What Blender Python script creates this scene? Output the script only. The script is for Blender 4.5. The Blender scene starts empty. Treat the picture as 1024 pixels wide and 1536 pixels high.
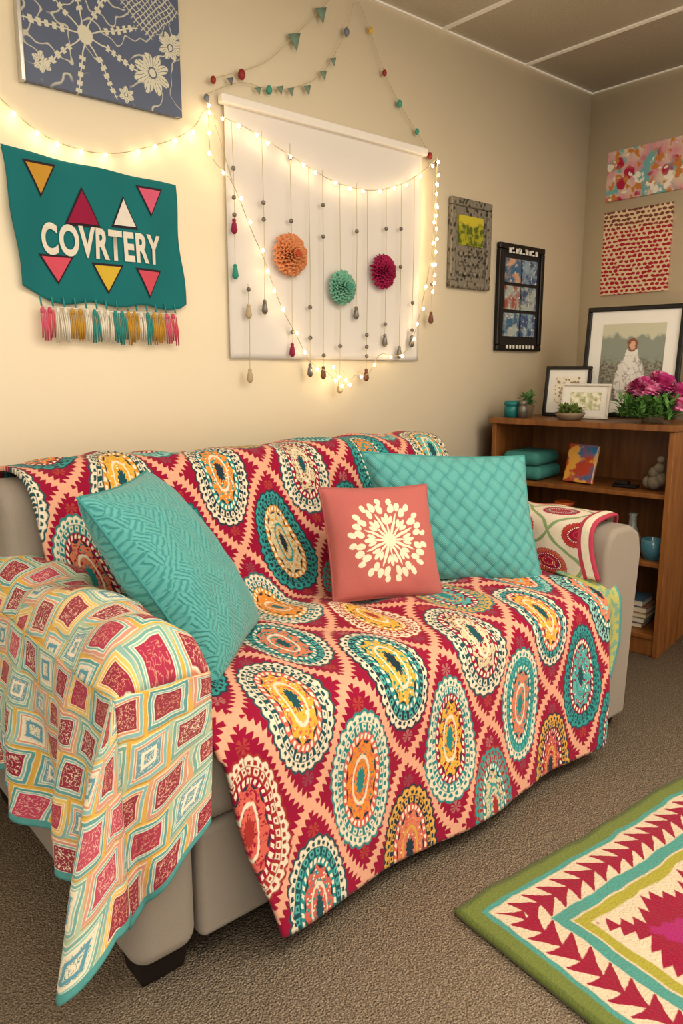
import bpy, math, random
from mathutils import Vector, Matrix, noise
random.seed(7)
sc=bpy.context.scene
try:
    sc.view_settings.view_transform='Standard'; sc.view_settings.look='None'
except Exception: pass
PI=math.pi
def hx(s,a=1.0):
    s=s.lstrip('#'); o=[]
    for i in (0,2,4):
        c=int(s[i:i+2],16)/255.
        o.append(c/12.92 if c<=.04045 else ((c+.055)/1.055)**2.4)
    return (o[0],o[1],o[2],a)
# ---------------------------------------------------------------- node DSL
class E:
    def __init__(s,b,k): s.b=b; s.k=k
    def __add__(s,o): return s.b.m('ADD',s,o)
    __radd__=__add__
    def __sub__(s,o): return s.b.m('SUBTRACT',s,o)
    def __rsub__(s,o): return s.b.m('SUBTRACT',o,s)
    def __mul__(s,o): return s.b.m('MULTIPLY',s,o)
    __rmul__=__mul__
    def __truediv__(s,o): return s.b.m('DIVIDE',s,o)
    def __rtruediv__(s,o): return s.b.m('DIVIDE',o,s)
class B:
    def __init__(s,name):
        s.mat=bpy.data.materials.new(name); s.mat.use_nodes=True
        s.nt=s.mat.node_tree
        s.p=[n for n in s.nt.nodes if n.type=='BSDF_PRINCIPLED'][0]
        s.tc=s.nt.nodes.new('ShaderNodeTexCoord')
    def put(s,inp,v):
        if isinstance(v,E): s.nt.links.new(v.k,inp)
        else: inp.default_value=v
    def m(s,op,*a,clamp=False):
        n=s.nt.nodes.new('ShaderNodeMath'); n.operation=op; n.use_clamp=clamp
        for i,x in enumerate(a): s.put(n.inputs[i],x)
        return E(s,n.outputs[0])
    def xyz(s,which='UV'):
        n=s.nt.nodes.new('ShaderNodeSeparateXYZ'); s.nt.links.new(s.tc.outputs[which],n.inputs[0])
        return [E(s,o) for o in n.outputs]
    def vec(s,x,y,z=0.0):
        n=s.nt.nodes.new('ShaderNodeCombineXYZ')
        for i,q in enumerate((x,y,z)): s.put(n.inputs[i],q)
        return E(s,n.outputs[0])
    def mix(s,f,a,b):
        n=s.nt.nodes.new('ShaderNodeMix'); n.data_type='RGBA'
        s.put(n.inputs[0],f); s.put(n.inputs[6],a); s.put(n.inputs[7],b)
        return E(s,n.outputs[2])
    def noise(s,scale,detail=3,vec=None,rough=.5):
        n=s.nt.nodes.new('ShaderNodeTexNoise'); n.inputs['Scale'].default_value=scale
        n.inputs['Detail'].default_value=detail; n.inputs['Roughness'].default_value=rough
        s.nt.links.new(vec.k if vec else s.tc.outputs['Object'],n.inputs['Vector'])
        return E(s,n.outputs[0])
    def vor(s,scale,vec=None,feature='F1'):
        n=s.nt.nodes.new('ShaderNodeTexVoronoi'); n.feature=feature; n.inputs['Scale'].default_value=scale
        s.nt.links.new(vec.k if vec else s.tc.outputs['Object'],n.inputs['Vector'])
        return E(s,n.outputs['Distance']),(E(s,n.outputs['Color']) if feature!='DISTANCE_TO_EDGE' else None)
    def st(s,x,e,w=.02):      # 0 below e, 1 above
        return s.m('MULTIPLY_ADD',x-e,1.0/w,.5,clamp=True)
    def lo(s,x,e,w=.02): return 1.0-s.st(x,e,w)
    def f(s,op,x,y=None): return s.m(op,x) if y is None else s.m(op,x,y)
    def hash(s,i,j,k=0.): return s.m('FRACT',s.m('SINE',i*12.9898+j*78.233+k)*4375.85)
    def ramp(s,h,cols):
        c=cols[0]
        for i in range(1,len(cols)): c=s.mix(s.m('GREATER_THAN',h,i/len(cols)),c,cols[i])
        return c
    def done(s,col,rough=.8,h=None,hs=.5,hd=.01,sheen=0.,metal=0.,em=None,ems=0.,spec=.3,trans=0.):
        s.put(s.p.inputs['Base Color'],col); s.put(s.p.inputs['Roughness'],rough)
        s.p.inputs['Metallic'].default_value=metal
        s.p.inputs['Specular IOR Level'].default_value=spec
        if sheen: s.p.inputs['Sheen Weight'].default_value=sheen; s.p.inputs['Sheen Roughness'].default_value=.5
        if trans: s.p.inputs['Transmission Weight'].default_value=trans
        if em: s.put(s.p.inputs['Emission Color'],em); s.p.inputs['Emission Strength'].default_value=ems
        if h is not None:
            n=s.nt.nodes.new('ShaderNodeBump'); n.inputs['Strength'].default_value=hs; n.inputs['Distance'].default_value=hd
            s.nt.links.new(h.k,n.inputs['Height']); s.nt.links.new(n.outputs[0],s.p.inputs['Normal'])
        return s.mat
def plain(name,c,rough=.7,var=.12,scale=30,metal=0.,hs=.15,**k):
    b=B(name); n=b.noise(scale,3); c=hx(c) if isinstance(c,str) else c
    d=(c[0]*(1-var*2),c[1]*(1-var*2),c[2]*(1-var*2),1)
    return b.done(b.mix(n,d,(min(1,c[0]*(1+var)),min(1,c[1]*(1+var)),min(1,c[2]*(1+var)),1)),rough,h=n,hs=hs,hd=.004,metal=metal,**k)
# ---------------------------------------------------------------- mesh helpers
XF=[Matrix.Identity(4)]
def link(ob,parent=None):
    sc.collection.objects.link(ob)
    if parent: ob.parent=parent
    return ob
def empty(name):
    e=bpy.data.objects.new(name,None); e.empty_display_size=.05; return link(e)
def mesh(name,vs,fs,mats,parent=None,uvs=None,smooth=True,midx=None):
    me=bpy.data.meshes.new(name); X=XF[-1]
    me.from_pydata([tuple(X@Vector(v)) for v in vs],[],fs)
    if not isinstance(mats,(list,tuple)): mats=[mats]
    for m in mats: me.materials.append(m)
    if uvs:
        ul=me.uv_layers.new(name='UVMap')
        for l in me.loops: ul.data[l.index].uv=uvs[l.vertex_index]
    for i,p in enumerate(me.polygons):
        p.use_smooth=smooth
        if midx: p.material_index=midx[i]
    me.update()
    return link(bpy.data.objects.new(name,me),parent)
class Acc:
    def __init__(s): s.v=[];s.f=[];s.mi=[];s.uv=[]
    def add(s,vs,fs,mi=0,uv=None):
        o=len(s.v); s.v+=[tuple(v) for v in vs]; s.f+=[tuple(i+o for i in f) for f in fs]; s.mi+=[mi]*len(fs)
        s.uv+= uv if uv else [(0,0)]*len(vs)
    def box(s,lo,hi,mi=0):
        x0,y0,z0=lo;x1,y1,z1=hi
        s.add([(x0,y0,z0),(x1,y0,z0),(x1,y1,z0),(x0,y1,z0),(x0,y0,z1),(x1,y0,z1),(x1,y1,z1),(x0,y1,z1)],
              [(0,3,2,1),(4,5,6,7),(0,1,5,4),(1,2,6,5),(2,3,7,6),(3,0,4,7)],mi)
    def sphere(s,c,r,mi=0,n=8,sz=1.):
        vs=[];fs=[];m=n//2+1
        for i in range(m):
            t=PI*i/(m-1)
            for j in range(n):
                a=2*PI*j/n; vs.append((c[0]+r*math.sin(t)*math.cos(a),c[1]+r*math.sin(t)*math.sin(a),c[2]+r*sz*math.cos(t)))
        for i in range(m-1):
            for j in range(n): fs.append((i*n+j,(i+1)*n+j,(i+1)*n+(j+1)%n,i*n+(j+1)%n))
        s.add(vs,fs,mi)
    def tube(s,pts,r,mi=0,n=5):
        P=[Vector(p) for p in pts]; vs=[];fs=[]
        for i,p in enumerate(P):
            d=(P[min(i+1,len(P)-1)]-P[max(i-1,0)]).normalized()
            a=d.orthogonal().normalized() if abs(d.y)>.9 else d.cross(Vector((0,1,0))).normalized()
            b=d.cross(a)
            for j in range(n):
                t=2*PI*j/n; vs.append(p+a*math.cos(t)*r+b*math.sin(t)*r)
        for i in range(len(P)-1):
            for j in range(n): fs.append((i*n+j,i*n+(j+1)%n,(i+1)*n+(j+1)%n,(i+1)*n+j))
        s.add(vs,fs,mi)
    def lathe(s,prof,c=(0,0,0),n=20,mi=0):
        vs=[];fs=[]
        for (r,z) in prof:
            for j in range(n): vs.append((c[0]+r*math.cos(2*PI*j/n),c[1]+r*math.sin(2*PI*j/n),c[2]+z))
        for i in range(len(prof)-1):
            for j in range(n): fs.append((i*n+j,i*n+(j+1)%n,(i+1)*n+(j+1)%n,(i+1)*n+j))
        s.add(vs,fs,mi)
    def out(s,name,mats,parent=None,smooth=True,bevel=0,uv=False):
        o=mesh(name,s.v,s.f,mats,parent,s.uv if uv else None,smooth,s.mi)
        if bevel:
            b=o.modifiers.new('bev','BEVEL'); b.width=bevel; b.segments=3; b.limit_method='ANGLE'; b.angle_limit=.6
            w=o.modifiers.new('wn','WEIGHTED_NORMAL')
        return o
def cbox(name,lo,hi,mat,parent=None,bevel=.01):
    a=Acc(); a.box(lo,hi); return a.out(name,mat,parent,bevel=bevel)
def surf(name,nu,nv,fn,mats,parent=None,uvf=None,thick=0.,mif=None):
    vs=[];uv=[];fs=[];mi=[]
    for j in range(nv+1):
        for i in range(nu+1):
            a=i/nu;b=j/nv; vs.append(fn(a,b)); uv.append(uvf(a,b) if uvf else (a,b))
    for j in range(nv):
        for i in range(nu):
            k=j*(nu+1)+i; fs.append((k,k+1,k+nu+2,k+nu+1)); mi.append(mif((i+.5)/nu,(j+.5)/nv) if mif else 0)
    o=mesh(name,vs,fs,mats,parent,uv,True,mi)
    if thick:
        s=o.modifiers.new('sol','SOLIDIFY'); s.thickness=thick; s.offset=0
    return o
def lerp(a,b,t): return a+(b-a)*t
def sst(a,b,x):
    t=max(0,min(1,(x-a)/(b-a))); return t*t*(3-2*t)
def pl(pts,t):
    for i in range(len(pts)-1):
        if t<=pts[i+1][0]: 
            k=(t-pts[i][0])/(pts[i+1][0]-pts[i][0]); return lerp(pts[i][1],pts[i+1][1],max(0,k))
    return pts[-1][1]
def chaikin(P,n=2):
    for _ in range(n):
        Q=[P[0]]
        for a,b in zip(P,P[1:]):
            Q.append(tuple(lerp(x,y,.25) for x,y in zip(a,b))); Q.append(tuple(lerp(x,y,.75) for x,y in zip(a,b)))
        Q.append(P[-1]); P=Q
    return P
def arc(P):
    L=[0.]
    for a,b in zip(P,P[1:]): L.append(L[-1]+math.dist(a,b))
    return L
def at(P,L,s):
    s=max(0,min(L[-1],s))
    for i in range(len(P)-1):
        if s<=L[i+1]+1e-9:
            k=(s-L[i])/max(1e-9,L[i+1]-L[i]); return tuple(lerp(x,y,k) for x,y in zip(P[i],P[i+1]))
    return P[-1]
def nz(x,y,z,s=1.): return noise.noise(Vector((x*s,y*s,z*s)))

# ---------------------------------------------------------------- colours
TEAL=hx('#1c8886');DTEAL=hx('#0e4a50');NAVY=hx('#17323c');CREAM=hx('#ecdcc2');MAG=hx('#960a34');PEACH=hx('#e0a88c')
ORG=hx('#dd8630');YEL=hx('#dcb440');COR=hx('#cc5f50');AQUA=hx('#4fa8a2');PINK=hx('#c8406a')
WY=2.5; WX=3.95; CH=2.79
# ---------------------------------------------------------------- room
b=B('wall_paint'); n=b.noise(60,4)
wallm=b.done(b.mix(b.noise(1.5,2),hx('#e4d5b8'),hx('#ebddc1')),.85,h=n,hs=.12,hd=.003)
b=B('carpet_loop'); n1=b.noise(250,2); n2=b.noise(3,3); v,_=b.vor(210)
n3=b.noise(95,2)
cc=b.mix(b.st(n1,.5,.25),hx('#55483c'),hx('#b0a08a')); cc=b.mix(b.st(n3,.5,.4)*.45,cc,hx('#66584a')); cc=b.mix(n2*.25,cc,hx('#807060'))
carp=b.done(cc,.95,h=v,hs=.8,hd=.005,spec=.1)
b=B('ceiling_tile'); n=b.noise(90,4)
ceilm=b.done(b.mix(n,hx('#d8d2c6'),hx('#e9e3d8')),.95,h=n,hs=.4,hd=.01)
tbar=plain('ceiling_grid_paint','#e9e3d7',.6,var=.03)
def slab(name,lo,hi,m): return cbox(name,lo,hi,m,bevel=0)
slab('floor',(-2.2,-2.2,-.05),(WX,WY,0),carp)
slab('wall_back',(-2.2,WY,-.05),(WX+.1,WY+.1,CH+.05),wallm)
slab('wall_right',(WX,-2.2,-.05),(WX+.1,WY,CH+.05),wallm)
slab('ceiling',(-2.2,-2.2,CH),(WX,WY,CH+.05),ceilm)
a=Acc()
xx=WX
while xx>-2.2: a.box((xx-.012,-2.2,CH-.006),(xx+.012,WY,CH+.002)); xx-=.61
yy=WY
while yy>-2.2: a.box((-2.2,yy-.012,CH-.007),(WX,yy+.012,CH+.002)); yy-=1.22
a.out('trim_1',tbar,smooth=False)
base=plain('baseboard_vinyl','#6d6254',.6)
cbox('baseboard_back',(-2.2,WY-.008,0),(WX,WY,.1),base,bevel=.002)
cbox('baseboard_right',(WX-.008,-2.2,0),(WX,WY-.01,.1),base,bevel=.002)

# ---------------------------------------------------------------- suzani medallion material
def suzani(name,W,H,base,band,bandw,pal,ax,ay,tick=14,zz=.05,k=1.):
    b=B(name); u,v,_=b.xyz('UV')
    uv0=b.vec(u,v)
    wob=b.noise(9*k,2,uv0); wob2=b.noise(9*k,2,b.vec(u+7.3,v+2.1))
    u=u+(wob-.5)*.009; v=v+(wob2-.5)*.009
    p=u*(1/W)+v*(1/H); q=u*(1/W)-v*(1/H)
    pw=p+b.f('SINE',q*(2*PI))*.05; qw=q+b.f('SINE',p*(2*PI))*.05
    ip=b.f('ROUND',pw); iq=b.f('ROUND',qw); lp=pw-ip; lq=qw-iq
    ap=b.f('ABSOLUTE',lp); aq=b.f('ABSOLUTE',lq)
    e=.5-b.f('MAXIMUM',ap,aq); t=b.f('GREATER_THAN',ap,aq); al=lp+(lq-lp)*t
    zig=b.f('ABSOLUTE',b.f('FRACT',al*tick+e*3.)-.5)*2.
    fib=b.noise(110*k,2,uv0)
    bm=b.lo(e-b.f('POWER',zig,1.5)*zz+(fib-.5)*.025,bandw,.010)
    col=b.mix(bm,b.mix(b.noise(5,2,uv0),base,(base[0]*.8,base[1]*.7,base[2]*.8,1)),b.mix(fib,band,(band[0]*.9,band[1]*.8,band[2]*.75,1)))
    h=b.hash(ip,iq); h2=b.hash(ip,iq,3.7); h3=b.hash(ip,iq,9.1)
    tx=(lp+lq)*(W/2); ty=b.f('ABSOLUTE',(lp-lq)*(H/2))-H*.345
    tip=b.f('SQRT',tx*tx*2.2+ty*ty)
    col=b.mix(b.lo(tip,.020/k,.004)*b.st(b.f('SINE',b.f('ARCTAN2',ty,tx)*7.),-.3,.4)*.5,col,b.mix(.35,base,b.ramp(h,[ORG,TEAL,CREAM])))
    dx=(lp+lq)*(W/2)*(1/ax); dy=(lp-lq)*(H/2)*(1/ay)
    dx=dx*(1.+dy*.24*b.m('GREATER_THAN',h3,.6))
    r=b.f('SQRT',dx*dx+dy*dy); th=b.f('ARCTAN2',dy,dx)
    rn=r+(b.noise(80*k,2,uv0)-.5)*.07
    th=th+(b.noise(60*k,2,uv0)-.5)*.10
    sc1=b.f('ABSOLUTE',b.f('SINE',th*14.)); sc2=b.f('SINE',th*40.); sc4=b.f('SINE',th*26.+1.); sc3=b.f('ABSOLUTE',b.f('SINE',th*6.+h*3.))
    A=b.ramp(h,pal[0]); Bc=b.ramp(h2,pal[1]); C=b.ramp(h3,pal[2]); D=b.ramp(b.m('FRACT',h+h2),pal[3])
    col=b.mix(b.lo(rn-sc1*.06,1.01,.03),col,Bc)
    col=b.mix(b.lo(rn-sc1*.06,.955,.03),col,A)
    col=b.mix(b.lo(b.f('ABSOLUTE',rn-.90),.035,.02)*b.st(sc2,-.1,.4),col,Bc)
    col=b.mix(b.lo(rn,.84,.02),col,Bc)
    ring=b.lo(b.f('ABSOLUTE',rn-.765),.058,.03)*b.st(sc4,-.4,.35)
    col=b.mix(ring,col,b.mix(b.m('GREATER_THAN',h3,.3),AQUA,A))
    col=b.mix(b.lo(b.f('ABSOLUTE',rn-.765),.024,.02)*b.st(sc4,.5,.3),col,Bc)
    col=b.mix(b.lo(rn-sc1*.03,.66,.02),col,C)
    col=b.mix(b.lo(b.f('ABSOLUTE',rn-.615),.04,.02)*b.st(b.f('SINE',th*30.+rn*16.),-.1,.4),col,CREAM)
    col=b.mix(b.lo(rn,.55,.02),col,NAVY)
    col=b.mix(b.lo(rn+sc3*.08,.575,.02),col,D)
    n=b.noise(85*k,2,uv0); vv,_c=b.vor(90*k,uv0)
    inn=b.lo(rn,.50,.03)
    col=b.mix(inn*b.st(n,.56,.05),col,C)
    col=b.mix(inn*b.lo(vv,.24,.08),col,b.mix(b.m('GREATER_THAN',h2,.5),CREAM,Bc))
    col=b.mix(b.lo(b.f('ABSOLUTE',rn-.30),.028,.02),col,A)
    col=b.mix(b.lo(rn-sc3*.05,.12,.02),col,Bc)
    fab=b.noise(7,3,uv0); col=b.mix(fab*.15,col,b.mix(.5,col,hx('#7a2a2a')))
    hh=b.noise(500,2,uv0); quil=b.noise(26,2,uv0)
    return b.done(col,.85,h=quil*.8+hh*.15,hs=.35,hd=.01,sheen=.06,spec=.12)
GRN=hx('#7f9b6a')
CR2=hx('#e0d2b8'); TL2=hx('#2b908d')
red=suzani('suzani_throw_fabric',.32,.5,MAG,PEACH,.024,
   ([CR2,TL2,CR2,hx('#8fc0b4'),hx('#d6a048'),TL2,CR2],[DTEAL,hx('#116a6d'),NAVY,hx('#1a7f7d'),hx('#0e4a50'),hx('#9a2c28')],[TEAL,COR,TEAL,MAG,hx('#c88e3a')],[COR,AQUA,hx('#d8a83c'),ORG,hx('#c9bd98'),hx('#d37a58')]),.104,.146,zz=.050,tick=17)
ropal=([hx('#b2402f'),hx('#c9704a'),MAG],[MAG,hx('#93202c'),hx('#b8523a')],[MAG,hx('#c9704a')],[YEL,MAG,COR])
rquilt=suzani('green_medallion_quilt_fabric',.22,.28,hx('#ddd2b8'),GRN,.03,ropal,.052,.06,tick=3,zz=.01,k=1.2)

def quiltmat():
    b=B('patchwork_quilt_fabric'); u,v,_=b.xyz('UV'); uv0=b.vec(u,v)
    u=u+(b.noise(7,2,uv0)-.5)*.045; v=v+(b.noise(7,2,b.vec(u+5.,v))-.5)*.045
    S=.096
    y=v*(1/S); jy=b.f('FLOOR',y); x=u*(1/S)+b.f('FRACT',jy*.5)
    jx=b.f('FLOOR',x); cx=b.f('FRACT',x)-.5; cy=b.f('FRACT',y)-.5
    h=b.hash(jx,jy); h2=b.hash(jx,jy,4.)
    cx=cx+cy*.15
    m=b.f('MAXIMUM',b.f('ABSOLUTE',cx),b.f('ABSOLUTE',cy)*1.0)+(b.noise(60,2,uv0)-.5)*.03
    YL=hx('#d2a444')
    col=b.ramp(h2,[YL,hx('#7fa9a0'),hx('#a3b89c'),YL,hx('#cf9a72')])
    fr=b.ramp(h2,[hx('#4f9494'),hx('#d9b565'),hx('#6a9f96'),hx('#7fb0ae'),hx('#c98a78')])
    col=b.mix(b.lo(m,.455,.015),col,hx('#e2d5ba'))
    col=b.mix(b.lo(m,.435,.015),col,fr)
    col=b.mix(b.lo(m,.370,.015),col,hx('#e6dac1'))
    col=b.mix(b.lo(m,.35,.015),col,b.ramp(h2,[hx('#7fb0ae'),YL,hx('#8ab5a8'),hx('#cf8a6a'),hx('#6a9f9c')]))
    col=b.mix(b.lo(m,.312,.015),col,hx('#e6dac1'))
    inner=b.ramp(h,[hx('#8a1838'),hx('#5f93a0'),hx('#8a1838'),hx('#b23a58'),hx('#e0d2b8'),hx('#8a1838'),hx('#a02446')])
    col=b.mix(b.lo(m,.292,.015),col,inner)
    n=b.noise(95,2,uv0); ln=b.lo(b.f('ABSOLUTE',n-.5),.020,.03)*b.lo(m,.25,.02)
    col=b.mix(ln,col,b.ramp(h,[hx('#d0907a'),CREAM,hx('#d8a894'),hx('#e0b0a0'),TEAL,CREAM,hx('#c98a78')]))
    k7=1/7.
    blue=b.m('GREATER_THAN',h,k7)*b.m('LESS_THAN',h,2*k7)
    blue2=b.m('GREATER_THAN',h,4*k7)*b.m('LESS_THAN',h,5*k7)
    col=b.mix(blue*b.lo(b.f('ABSOLUTE',m-.15),.035,.02),col,CREAM)
    col=b.mix(blue2*b.lo(b.f('ABSOLUTE',m-.17),.04,.02),col,hx('#4f8ea2'))
    fd=b.noise(3.2,2,uv0); col=b.mix(b.st(fd,.5,.5)*.12,col,hx('#c4b48a'))
    q=b.lo(m,.46,.06); hh=b.noise(400,2,uv0)
    return b.done(col,.9,h=q+hh*.2,hs=.4,hd=.008,sheen=.05,spec=.1)
quilt=quiltmat()
hem=plain('teal_quilt_binding','#4f938f',.9,scale=80)
b=B('sofa_upholstery'); n=b.noise(700,2); n2=b.noise(5,2)
grey=b.done(b.mix(n,b.mix(n2,hx('#776d60'),hx('#81766a')),hx('#9a8f82')),.95,h=n,hs=.25,hd=.003,sheen=.08,spec=.1)
dark=plain('dark_wood_leg','#17100c',.5)

# ---------------------------------------------------------------- sofa
sofa=empty('sofa')
def rbox(name,lo,hi,bev,parent,mat=grey,seg=5):
    o=cbox(name,lo,hi,mat,parent,bevel=bev); o.modifiers['bev'].segments=seg; return o
rbox('arm_left',(.55,1.29,.06),(.705,2.36,.765),.045,sofa)
def armR():
    a=Acc()
    prof=[(2.335,.05),(2.49,.05),(2.51,.4),(2.53,.66),(2.51,.735),(2.45,.765),(2.35,.765),(2.31,.74),(2.29,.68),(2.31,.4)]
    n=len(prof); vs=[]
    for y in (1.29,2.30): vs+=[(x,y,z) for x,z in prof]
    fs=[tuple(range(n))[::1],tuple(range(2*n-1,n-1,-1))]+[(i,i+n,(i+1)%n+n,(i+1)%n) for i in range(n)]
    a.add(vs,fs); return a.out('arm_right',grey,sofa,bevel=.02)
armR()
rbox('base_rail',(.71,1.30,.06),(2.33,2.3,.33),.02,sofa)
rbox('seat_cushion_left',(.71,1.29,.33),(1.51,2.0,.54),.05,sofa)
rbox('seat_cushion_right',(1.515,1.29,.33),(2.30,2.0,.54),.05,sofa)
a=Acc()
pr=[(1.93,.45),(2.03,.96),(2.08,1.005),(2.22,1.005),(2.28,.95),(2.34,.06),(1.95,.06)]
vs=[(x,y,z) for x in (.575,2.27) for y,z in pr]; n=len(pr)
a.add(vs,[tuple(range(n)),tuple(range(2*n-1,n-1,-1))]+[(i,(i+1)%n,(i+1)%n+n,i+n)[::-1] for i in range(n)])
a.out('backrest',grey,sofa,bevel=.035)
a=Acc()
for (x,y) in ((.57,1.32),(2.36,1.32),(.57,2.2),(2.36,2.2)):
    a.add([(x+.01,y+.01,0),(x+.11,y+.01,0),(x+.11,y+.09,0),(x+.01,y+.09,0),(x,y,.075),(x+.1+.02,y,.075),(x+.12,y+.1,.075),(x,y+.1,.075)],
      [(0,3,2,1),(4,5,6,7),(0,1,5,4),(1,2,6,5),(2,3,7,6),(3,0,4,7)])
a.out('feet',dark,sofa,bevel=.004)

# ---------------------------------------------------------------- red suzani throw
P=chaikin([(1.226,.054),(1.236,.2),(1.245,.33),(1.249,.49),(1.272,.555),(1.36,.572),(1.6,.568),(1.82,.565),(1.885,.60),(1.915,.70),(1.965,.87),(2.005,.99),(2.05,1.035),(2.12,1.045),(2.22,1.04),(2.30,1.0),(2.345,.9),(2.37,.7)],3)
L=arc(P); TOT=L[-1]
S33=min(zip([abs(p[1]-.33)+ (9 if p[0]>1.4 else 0) for p in P],L))[1]
def txl(s): return pl([(0,.85),(.25,.79),(.5,.730),(.62,.720),(1.2,.720),(1.32,.655),(1.8,.625),(2.6,.62)],s)
def txr(s): return pl([(0,2.205),(.3,2.235),(.5,2.255),(1.2,2.28),(1.35,2.262),(1.8,2.262),(2.6,2.262)],s)
def throwf(a,bb):
    s=bb*TOT; y,z=at(P,L,s); y2,z2=at(P,L,min(TOT,s+.01)); y1,z1=at(P,L,max(0,s-.01))
    ny,nz_=-(z2-z1),(y2-y1); l=math.hypot(ny,nz_) or 1; ny/=l;nz_/=l
    x=lerp(txl(s),txr(s),a)
    w=nz(x*2.2,s*2.6,0)*.013+nz(x*6,s*5,3)*.009
    w+=.007*max(0,math.sin(x*26+s*9+nz(x*2,s*2,5)*6))*(1 if z>.56 else .35)
    if 1.28<y<1.9 and z<.7:
        w+=.016*math.sin(PI*min(1,(y-1.28)/.62))*(1-math.exp(-((x-1.51)/.05)**2))
    if z>.62 and y<2.05:
        w-=.012*math.exp(-((x-1.42)/.03)**2)
    if z>1.0: w+=.010*nz(x*4,s*3,11)
    if z<.5 and y<1.26:
        k=(.5-z)/.5; w+=.014*k*math.sin(x*9+z*3)+.014*k
        if a<.03: x+=.008*math.sin(z*16)
    z+= nz_*w; y+= ny*w
    return (x,y,max(z,.014))
surf('suzani_sofa_throw',170,240,throwf,[red],uvf=lambda a,bb:(lerp(txl(bb*TOT),txr(bb*TOT),a)-1.12+.06*sst(1.1,1.4,bb*TOT),bb*TOT-S33),thick=.014)

# ---------------------------------------------------------------- left quilt
qe=empty('patchwork_quilt')
ZT=.792; FX=.718; ZB=ZT-.085
Pq=chaikin([(FX,.60),(FX,.70),(FX-.004,.765),(.685,ZT+.004),(.62,ZT+.010),(.555,ZT-.004),(.517,ZB)],3); Lq=arc(Pq)
def topf(a,bb):
    x,z=at(Pq,Lq,a*Lq[-1]); y=lerp(1.245,2.32,bb**1.25)
    k=sst(0,.10,y-1.245)
    if z>.70: z+= (.016*nz(x*7,y*4,1)+.009*nz(x*15,y*12,2)+.008*math.sin(y*19+x*14))*k*min(1,(z-.70)/.05)
    z+=.035*max(0,(y-1.7)/.6)*(1 if z>.75 else .3)
    if z>ZB:
        t=min(1,(y-1.245)/.13); kk=math.sqrt(max(0,1-(1-t)**2)); z=ZB+(z-ZB)*kk
    x+=.014*nz(x*3,y*6,5)*k+(.012*math.sin(y*21)*k if x>.70 else 0)
    return (x,y,z)
surf('top_cover',44,120,topf,[quilt],qe,uvf=lambda a,bb:(-a*Lq[-1]+Lq[-1],.02+lerp(0,1.075,bb**1.25)),thick=.009)
QF=FX-.517; QC=.34; QS=1.05; QT=QF+QC+QS
def skirt(a,bb):
    q=a*QT
    if q<QF: Lm=pl([(0,.30),(QF,.475)],q)
    elif q<QF+QC: 
        t=(q-QF)/QC; Lm=pl([(0,.475),(.12,.425),(.3,.42),(.60,.505),(.76,.50),(1,.42)],t)
    else: Lm=pl([(0,.42),(.12,.42),(.5,.44),(1.05,.49)],q-QF-QC)+.015*math.sin(q*9)
    l=bb*Lm; grow=min(1,l/.35)
    fold=.024*math.sin(q*19+l*2.5)+.013*math.sin(q*43+1+l*4)+.03*nz(q*4,l*4,2)
    if q<QF:
        n=Vector((0,-1,0)); bx,by=FX-q,1.245; o=max(.002,(.02*l+fold*.8*grow+.010*grow)); bx+=.014*math.sin(l*13+.5)*grow-.06*l*(1-q/QF)
    elif q<QF+QC:
        t=(q-QF)/QC; an=min(1,t*1.25)*PI/2; n=Vector((-math.sin(an),-math.cos(an),0)); bx,by=.517,1.245; o=(.02+.25*math.sin(PI*min(1,t*.85)))*l+fold*grow*.8+.010*grow
    else:
        t=q-QF-QC; n=Vector((-1,0,0)); bx,by=.517,1.245+t*1.02; o=lerp(.13,.06,min(1,t/.2))*l+fold*grow+.010*grow
    p=Vector((bx,by,0))+n*o
    z=ZB+.004-l+.018*nz(q*5,l*3,9)*grow
    return (p.x,p.y,max(.02,z))
surf('draped_skirt',230,80,skirt,[quilt,hem],qe,uvf=lambda a,bb:(a*QT,-bb*.48),thick=.008,mif=lambda a,bb:1 if bb>.96 else 0)

# ---------------------------------------------------------------- right quilt
re_=empty('green_medallion_quilt')
trim=plain('coral_quilt_binding','#a8364a',.9,scale=80)
Pr=chaikin([(2.272,.585),(2.272,.70),(2.285,.765),(2.33,.79),(2.45,.79),(2.51,.775),(2.55,.71),(2.555,.60)],3); Lr=arc(Pr)
def rq(a,bb):
    x,z=at(Pr,Lr,a*Lr[-1]); y=lerp(1.30+.12*a,2.02,bb)
    z+=.010*nz(x*6,y*9,8)+.012*math.exp(-((bb-.05)/.06)**2)
    return (x+.008*nz(x*4,y*9,2),y+.012*math.sin(a*9)*(1-bb),z)
surf('arm_cover',50,50,rq,[rquilt,trim,plain('cream_quilt_band','#d9ceb6',.9)],re_,uvf=lambda a,bb:(a*Lr[-1]-.15,bb*.72-.05),thick=.012,mif=lambda a,bb:1 if bb<.03 else (2 if bb<.07 else (1 if bb<.085 else 0)))
Pt=chaikin([(1.46,.60),(1.36,.585),(1.275,.56),(1.268,.45),(1.262,.25)],3); Lt=arc(Pt)
def tg(a,bb):
    y,z=at(Pt,Lt,bb*Lt[-1]); w=1-.45*max(0,bb-.75)/.25
    x=lerp(2.245,2.245+.115*w,a); return (x,y-.006*math.sin(a*7)-.002,z)
b=B('lime_quilt_backing'); u,v,_=b.xyz('UV'); n=b.noise(40,3,b.vec(u,v)); lmb=b.done(b.mix(b.st(n,.52,.08),hx('#a8a458'),hx('#6f957f')),.9)
surf('front_fold',12,40,tg,[lmb,hem],re_,uvf=lambda a,bb:(a*.11+.3,bb*.5),thick=.008,mif=lambda a,bb:1 if (bb>.95 or a>.9) else 0)

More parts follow.
